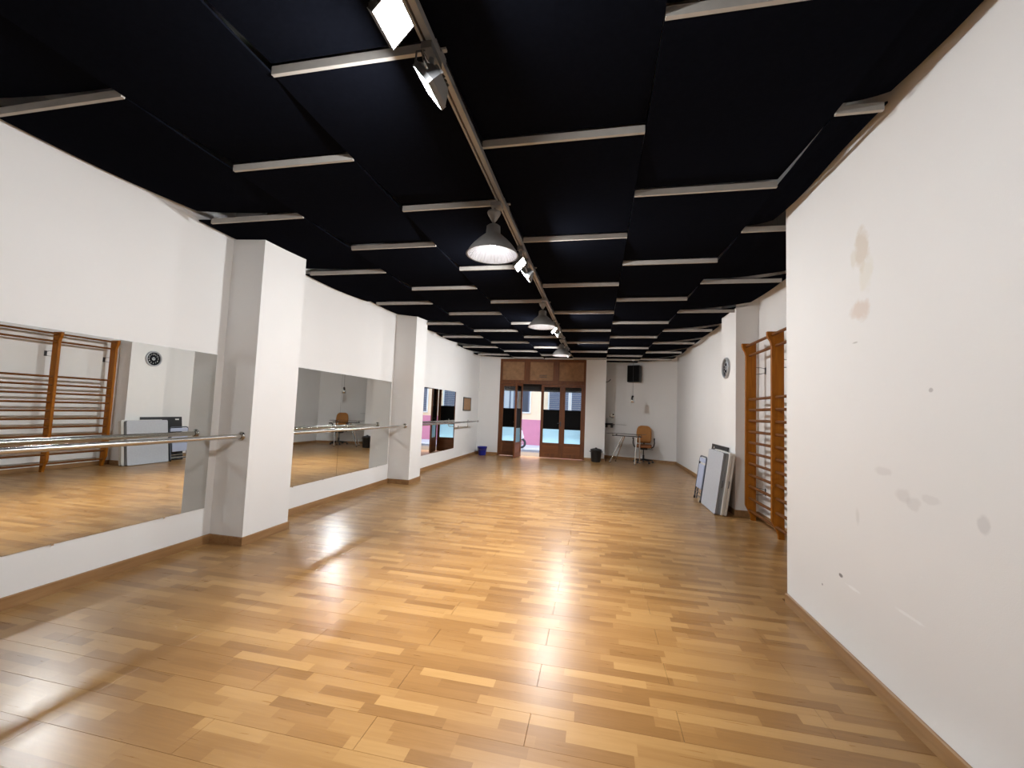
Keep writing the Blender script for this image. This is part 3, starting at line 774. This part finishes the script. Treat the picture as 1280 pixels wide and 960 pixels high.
# ------------------------------------------------------------------ desk corner
DA = math.atan2(uy, ux)
dk = thing('desk', 'glass-topped desk on slanting steel legs in front of the recess wall', 'desk', (.30, 12.98, 0), (0, 0, DA))
DW, DD = 1.06, .52
gt = simple('smoked_glass_top', (.10, .115, .115), .08); gt.node_tree.nodes['Principled BSDF'].inputs['Transmission Weight'].default_value = .6
MB().rbox((0, 0, .872), (DW, DD, .884), .004, 0, 1, None, False).build('glass_top', gt, dk)
MB().box((.10, .22, .80), (DW - .06, .26, .825)).box((.16, .06, .80), (.19, DD - .06, .825)).box((DW - .19, .06, .80), (DW - .16, DD - .06, .825)).build('under_frame', MT['dark'], dk)
for xx in (.17, DW - .18):
    for yy in (.08, DD - .08): MB().tube([(xx, yy, .826), (xx, yy, .871)], .02, 12).build('standoff', MT['steel'], dk)
for (xt, yt, xbm, ybm) in ((.44, .16, .12, .02), (DW - .18, .10, DW - .20, .02), (.44, DD - .14, .14, DD - .03), (DW - .18, DD - .10, DW - .18, DD - .03)):
    lo = MB().tube([(xt, yt, .80), (xbm, ybm, .02)], .019, 12, radii=[.021, .017]).build('leg', MT['chrome'], dk)
    MB().tube([(xbm, ybm, .001), (xbm, ybm, .022)], .022, 12).build('foot', MT['black'], lo)

oc = thing('office_chair', 'tan office chair with black arms behind the desk', 'chair', (1.43, 13.42, 0), (0, 0, math.radians(-8)))
tan = simple('tan_upholstery', (.42, .175, .04), .7, 0, .08, 60)
tan2 = simple('tan_seat_upholstery', (.30, .11, .035), .7, 0, .1, 60)
MB().rbox((-.24, -.27, .47), (.24, .20, .56), .04, 0, 3).build('seat', tan2, oc)
bm = MB(); N = 10; prof = [(.19, .60), (.215, .68), (.225, .80), (.225, .92), (.21, 1.03), (.17, 1.10), (.10, 1.13)]
def back_mesh():
    v = []; f = []; m_ = len(prof)
    for side, dyy in ((0, -.035), (1, .035)):
        for hw, z in prof:
            for i in range(N + 1):
                u = -1 + 2 * i / N; bul = (1 - u * u)
                lean = .10 * (z - .58)
                v.append((hw * u, .19 + lean + .05 * u * u * -1 + dyy * (.35 + .65 * bul ** .5), z))
    q = (N + 1) * m_
    for r in range(m_ - 1):
        for i in range(N):
            a = r * (N + 1) + i
            f.append((a, a + 1, a + N + 2, a + N + 1)); f.append((q + a, q + a + N + 1, q + a + N + 2, q + a + 1))
    for r in range(m_ - 1):
        a = r * (N + 1); f.append((a, a + N + 1, q + a + N + 1, q + a)); a += N; f.append((a, q + a, q + a + N + 1, a + N + 1))
    for i in range(N):
        f.append((i, q + i, q + i + 1, i + 1)); a = (m_ - 1) * (N + 1) + i; f.append((a, a + 1, q + a + 1, q + a))
    return MB().add(v, f, 0, True)
back_mesh().build('backrest', tan, oc)
MB().box((-.03, .12, .42), (.03, .28, .445)).tube([(0, .275, .43), (0, .285, .70)], .022, 8).build('back_support', MT['black'], oc)
for s in (-1, 1):
    pts = [(s * .225, .03, .455), (s * .29, .03, .50), (s * .315, .06, .60), (s * .31, .10, .70), (s * .31, .02, .745), (s * .31, -.14, .745)]
    MB().tube(pts, .018, 10, radii=[.018, .018, .018, .018, .024, .022]).build('armrest', MT['black'], oc)
MB().rbox((-.12, -.12, .405), (.12, .12, .468), .02, 0, 2).tube([(.10, -.02, .43), (.27, -.04, .42)], .008, 6).build('mechanism', MT['black'], oc)
MB().tube([(0, 0, .40), (0, 0, .24), (0, 0, .239), (0, 0, .09)], .02, 14, radii=[.016, .016, .028, .030]).build('gas_column', MT['black'], oc)
sb = MB()
for i in range(5):
    a = 2 * PI * i / 5 + .35; sb.tube([(.02 * math.cos(a), .02 * math.sin(a), .105), (.29 * math.cos(a), .29 * math.sin(a), .075)], .02, 8, radii=[.026, .016])
sb.lathe([(.0, .125), (.04, .12), (.045, .085), (.0, .08)], 16)
sb.build('star_base', MT['black'], oc)
for i in range(5):
    a = 2 * PI * i / 5 + .35
    MB().tube([(-.022, 0, 0), (.022, 0, 0)], .029, 14).tube([(0, 0, .0), (0, 0, .045)], .008, 6).build('caster', MT['dark'], oc, (.29 * math.cos(a), .29 * math.sin(a), .030), (0, 0, a))

# bin
bn = thing('waste_bin', 'black lidded bin at the foot of the pier right of the doors', 'bin', (.0, 12.90, .001))
MB().lathe([(.0, 0), (.135, 0), (.140, .02), (.160, .335), (.166, .34), (.160, .345)], 28).build('body', MT['black'], bn)
MB().lathe([(.168, .340), (.172, .350), (.168, .372), (.10, .395), (.035, .405), (.030, .425), (.0, .428)], 28).build('lid', MT['black'], bn)
for s in (-1, 1): MB().tube([(s * .158, -.04, .30), (s * .195, -.03, .31), (s * .195, .03, .31), (s * .158, .04, .30)], .009, 6).build('handle', MT['black'], bn)
# bucket
bk_m = simple('blue_plastic', (.012, .02, .30), .35)
bk = thing('bucket', 'blue plastic bucket in the far left corner', 'bucket', (-3.54, 12.82, .001))
MB().lathe([(.0, 0), (.105, 0), (.11, .01), (.148, .25), (.156, .252), (.156, .268), (.146, .27), (.142, .25), (.104, .012), (.0, .012)], 28).build('body', bk_m, bk)
MB().tube([(-.15, 0, .255), (-.158, -.04, .22), (-.12, -.13, .19), (0, -.172, .18), (.12, -.13, .19), (.158, -.04, .22), (.15, 0, .255)], .005, 6).build('handle', MT['steel'], bk)
# framed board on the left wall
fp = thing('framed_board', 'small brown board in a dark frame on the left wall near the doors', 'picture', (XL, 11.88, 1.585))
MB().box((.001, -.36, -.20), (.022, -.335, .20)).box((.001, .335, -.20), (.022, .36, .20)).box((.001, -.335, .175), (.022, .335, .20)).box((.001, -.335, -.20), (.022, .335, -.175)).build('frame', MT['dark'], fp)
MB().box((.001, -.334, -.174), (.012, .334, .174)).build('panel', simple('cork_brown', (.33, .19, .10), .8, 0, .15, 30), fp)
# things on the recess wall: local x along the wall, local -y into the room
def on_recess(d, off=0.0):
    return (RA[0] + ux * d / ln - off * (-uy) / ln * -1 * 0, RA[1] + uy * d / ln)
def wall_thing(name, label, cat, d, z):
    x, y = on_recess(d); return thing(name, label, cat, (x, y, z), (0, 0, DA))
sp = wall_thing('loudspeaker', 'black loudspeaker mounted high on the recess wall', 'speaker', 1.02, 2.50)
MB().rbox((-.20, -.30, 0), (.20, -.05, .54), .02, 0, 2).build('cabinet', MT['black'], sp)
MB().box((-.18, -.306, .02), (.18, -.3005, .52)).build('grille', MT['film_black'], sp)
MB().box((-.04, -.05, .18), (.04, -.002, .34)).build('wall_mount', MT['dark'], sp)
pl = thing('hanging_lamp', 'small chrome cone lamp hanging on a cord before the recess wall', 'lamp', (1.045, 12.97, 1.82))
MB().lathe([(.0, .22), (.02, .218), (.04, .20), (.055, .15), (.065, .08), (.075, 0), (.072, 0), (.05, .15), (.0, .205)], 24).build('shade', MT['chrome'], pl)
MB().tube([(0, 0, .22), (0, 0, 1.3285)], .004, 6).build('cord', MT['dark'], pl)
sh = wall_thing('wall_shelf', 'small black shelf on the recess wall left of the desk', 'shelf', .20, 1.10)
MB().box((-.16, -.26, 0), (.16, -.002, .022)).build('board', MT['black'], sh)
MB().box((-.10, -.20, -.09), (-.085, -.002, 0)).box((.085, -.20, -.09), (.10, -.002, 0)).build('bracket', MT['black'], sh)
rt = wall_thing('router', 'flat black router lying on the small black shelf', 'router', .20, 1.1225)
MB().rbox((-.11, -.20, .001), (.11, -.04, .036), .008, 0, 2).build('case', MT['dark'], rt)
MB().tube([(-.09, -.05, .03), (-.09, -.05, .20)], .006, 6).build('antenna', MT['black'], rt)
sr = wall_thing('round_mirror', 'small round chrome shaving mirror on the recess wall above the shelf', 'mirror', .28, 1.40)
MB().lathe([(.085, -.008), (.093, 0), (.085, .008), (.078, 0), (.085, -.008)], 28, 0, Matrix.Translation((0, -.07, 0)) @ Matrix.Rotation(PI / 2, 4, 'X')).build('rim', MT['chrome'], sr)
MB().lathe([(.0, -.003), (.079, -.003), (.079, .003), (.0, .003)], 28, 0, Matrix.Translation((0, -.07, 0)) @ Matrix.Rotation(PI / 2, 4, 'X')).build('glass', MT['mirror'], sr)
MB().tube([(0, -.062, 0), (0, -.002, 0)], .010, 8).tube([(0, -.012, 0), (0, -.002, 0)], .03, 12).build('arm', MT['chrome'], sr)
wr = wall_thing('wire_shelf', 'thin wire rack on the recess wall right of the black shelf', 'shelf', .60, 1.12)
b = MB()
for yy in (-.004, -.07, -.14): b.tube([(-.17, yy, 0), (.17, yy, 0)], .004, 6)
for xx in (-.17, 0, .17): b.tube([(xx, -.004, .0), (xx, -.14, 0)], .004, 6)
b.build('rack', MT['steel'], wr)
wh = thing('wall_bracket', 'small dark bracket high on the side of the pier', 'bracket', (PX + .001, 13.3, 2.45))
MB().box((0, -.05, -.04), (.006, .05, .04)).build('plate', MT['dark'], wh)
MB().tube([(.006, 0, 0), (.08, 0, .02), (.14, 0, .09)], .012, 8).build('arm', MT['dark'], wh)
sd = thing('smoke_detector', 'small pale smoke detector on the last ceiling panels', 'detector', (1.02, 12.72, 3.10))
MB().lathe([(.0, -.045), (.03, -.043), (.048, -.02), (.05, 0), (.0, .0)], 20).build('case', simple('detector_white', (.7, .7, .68), .5), sd)
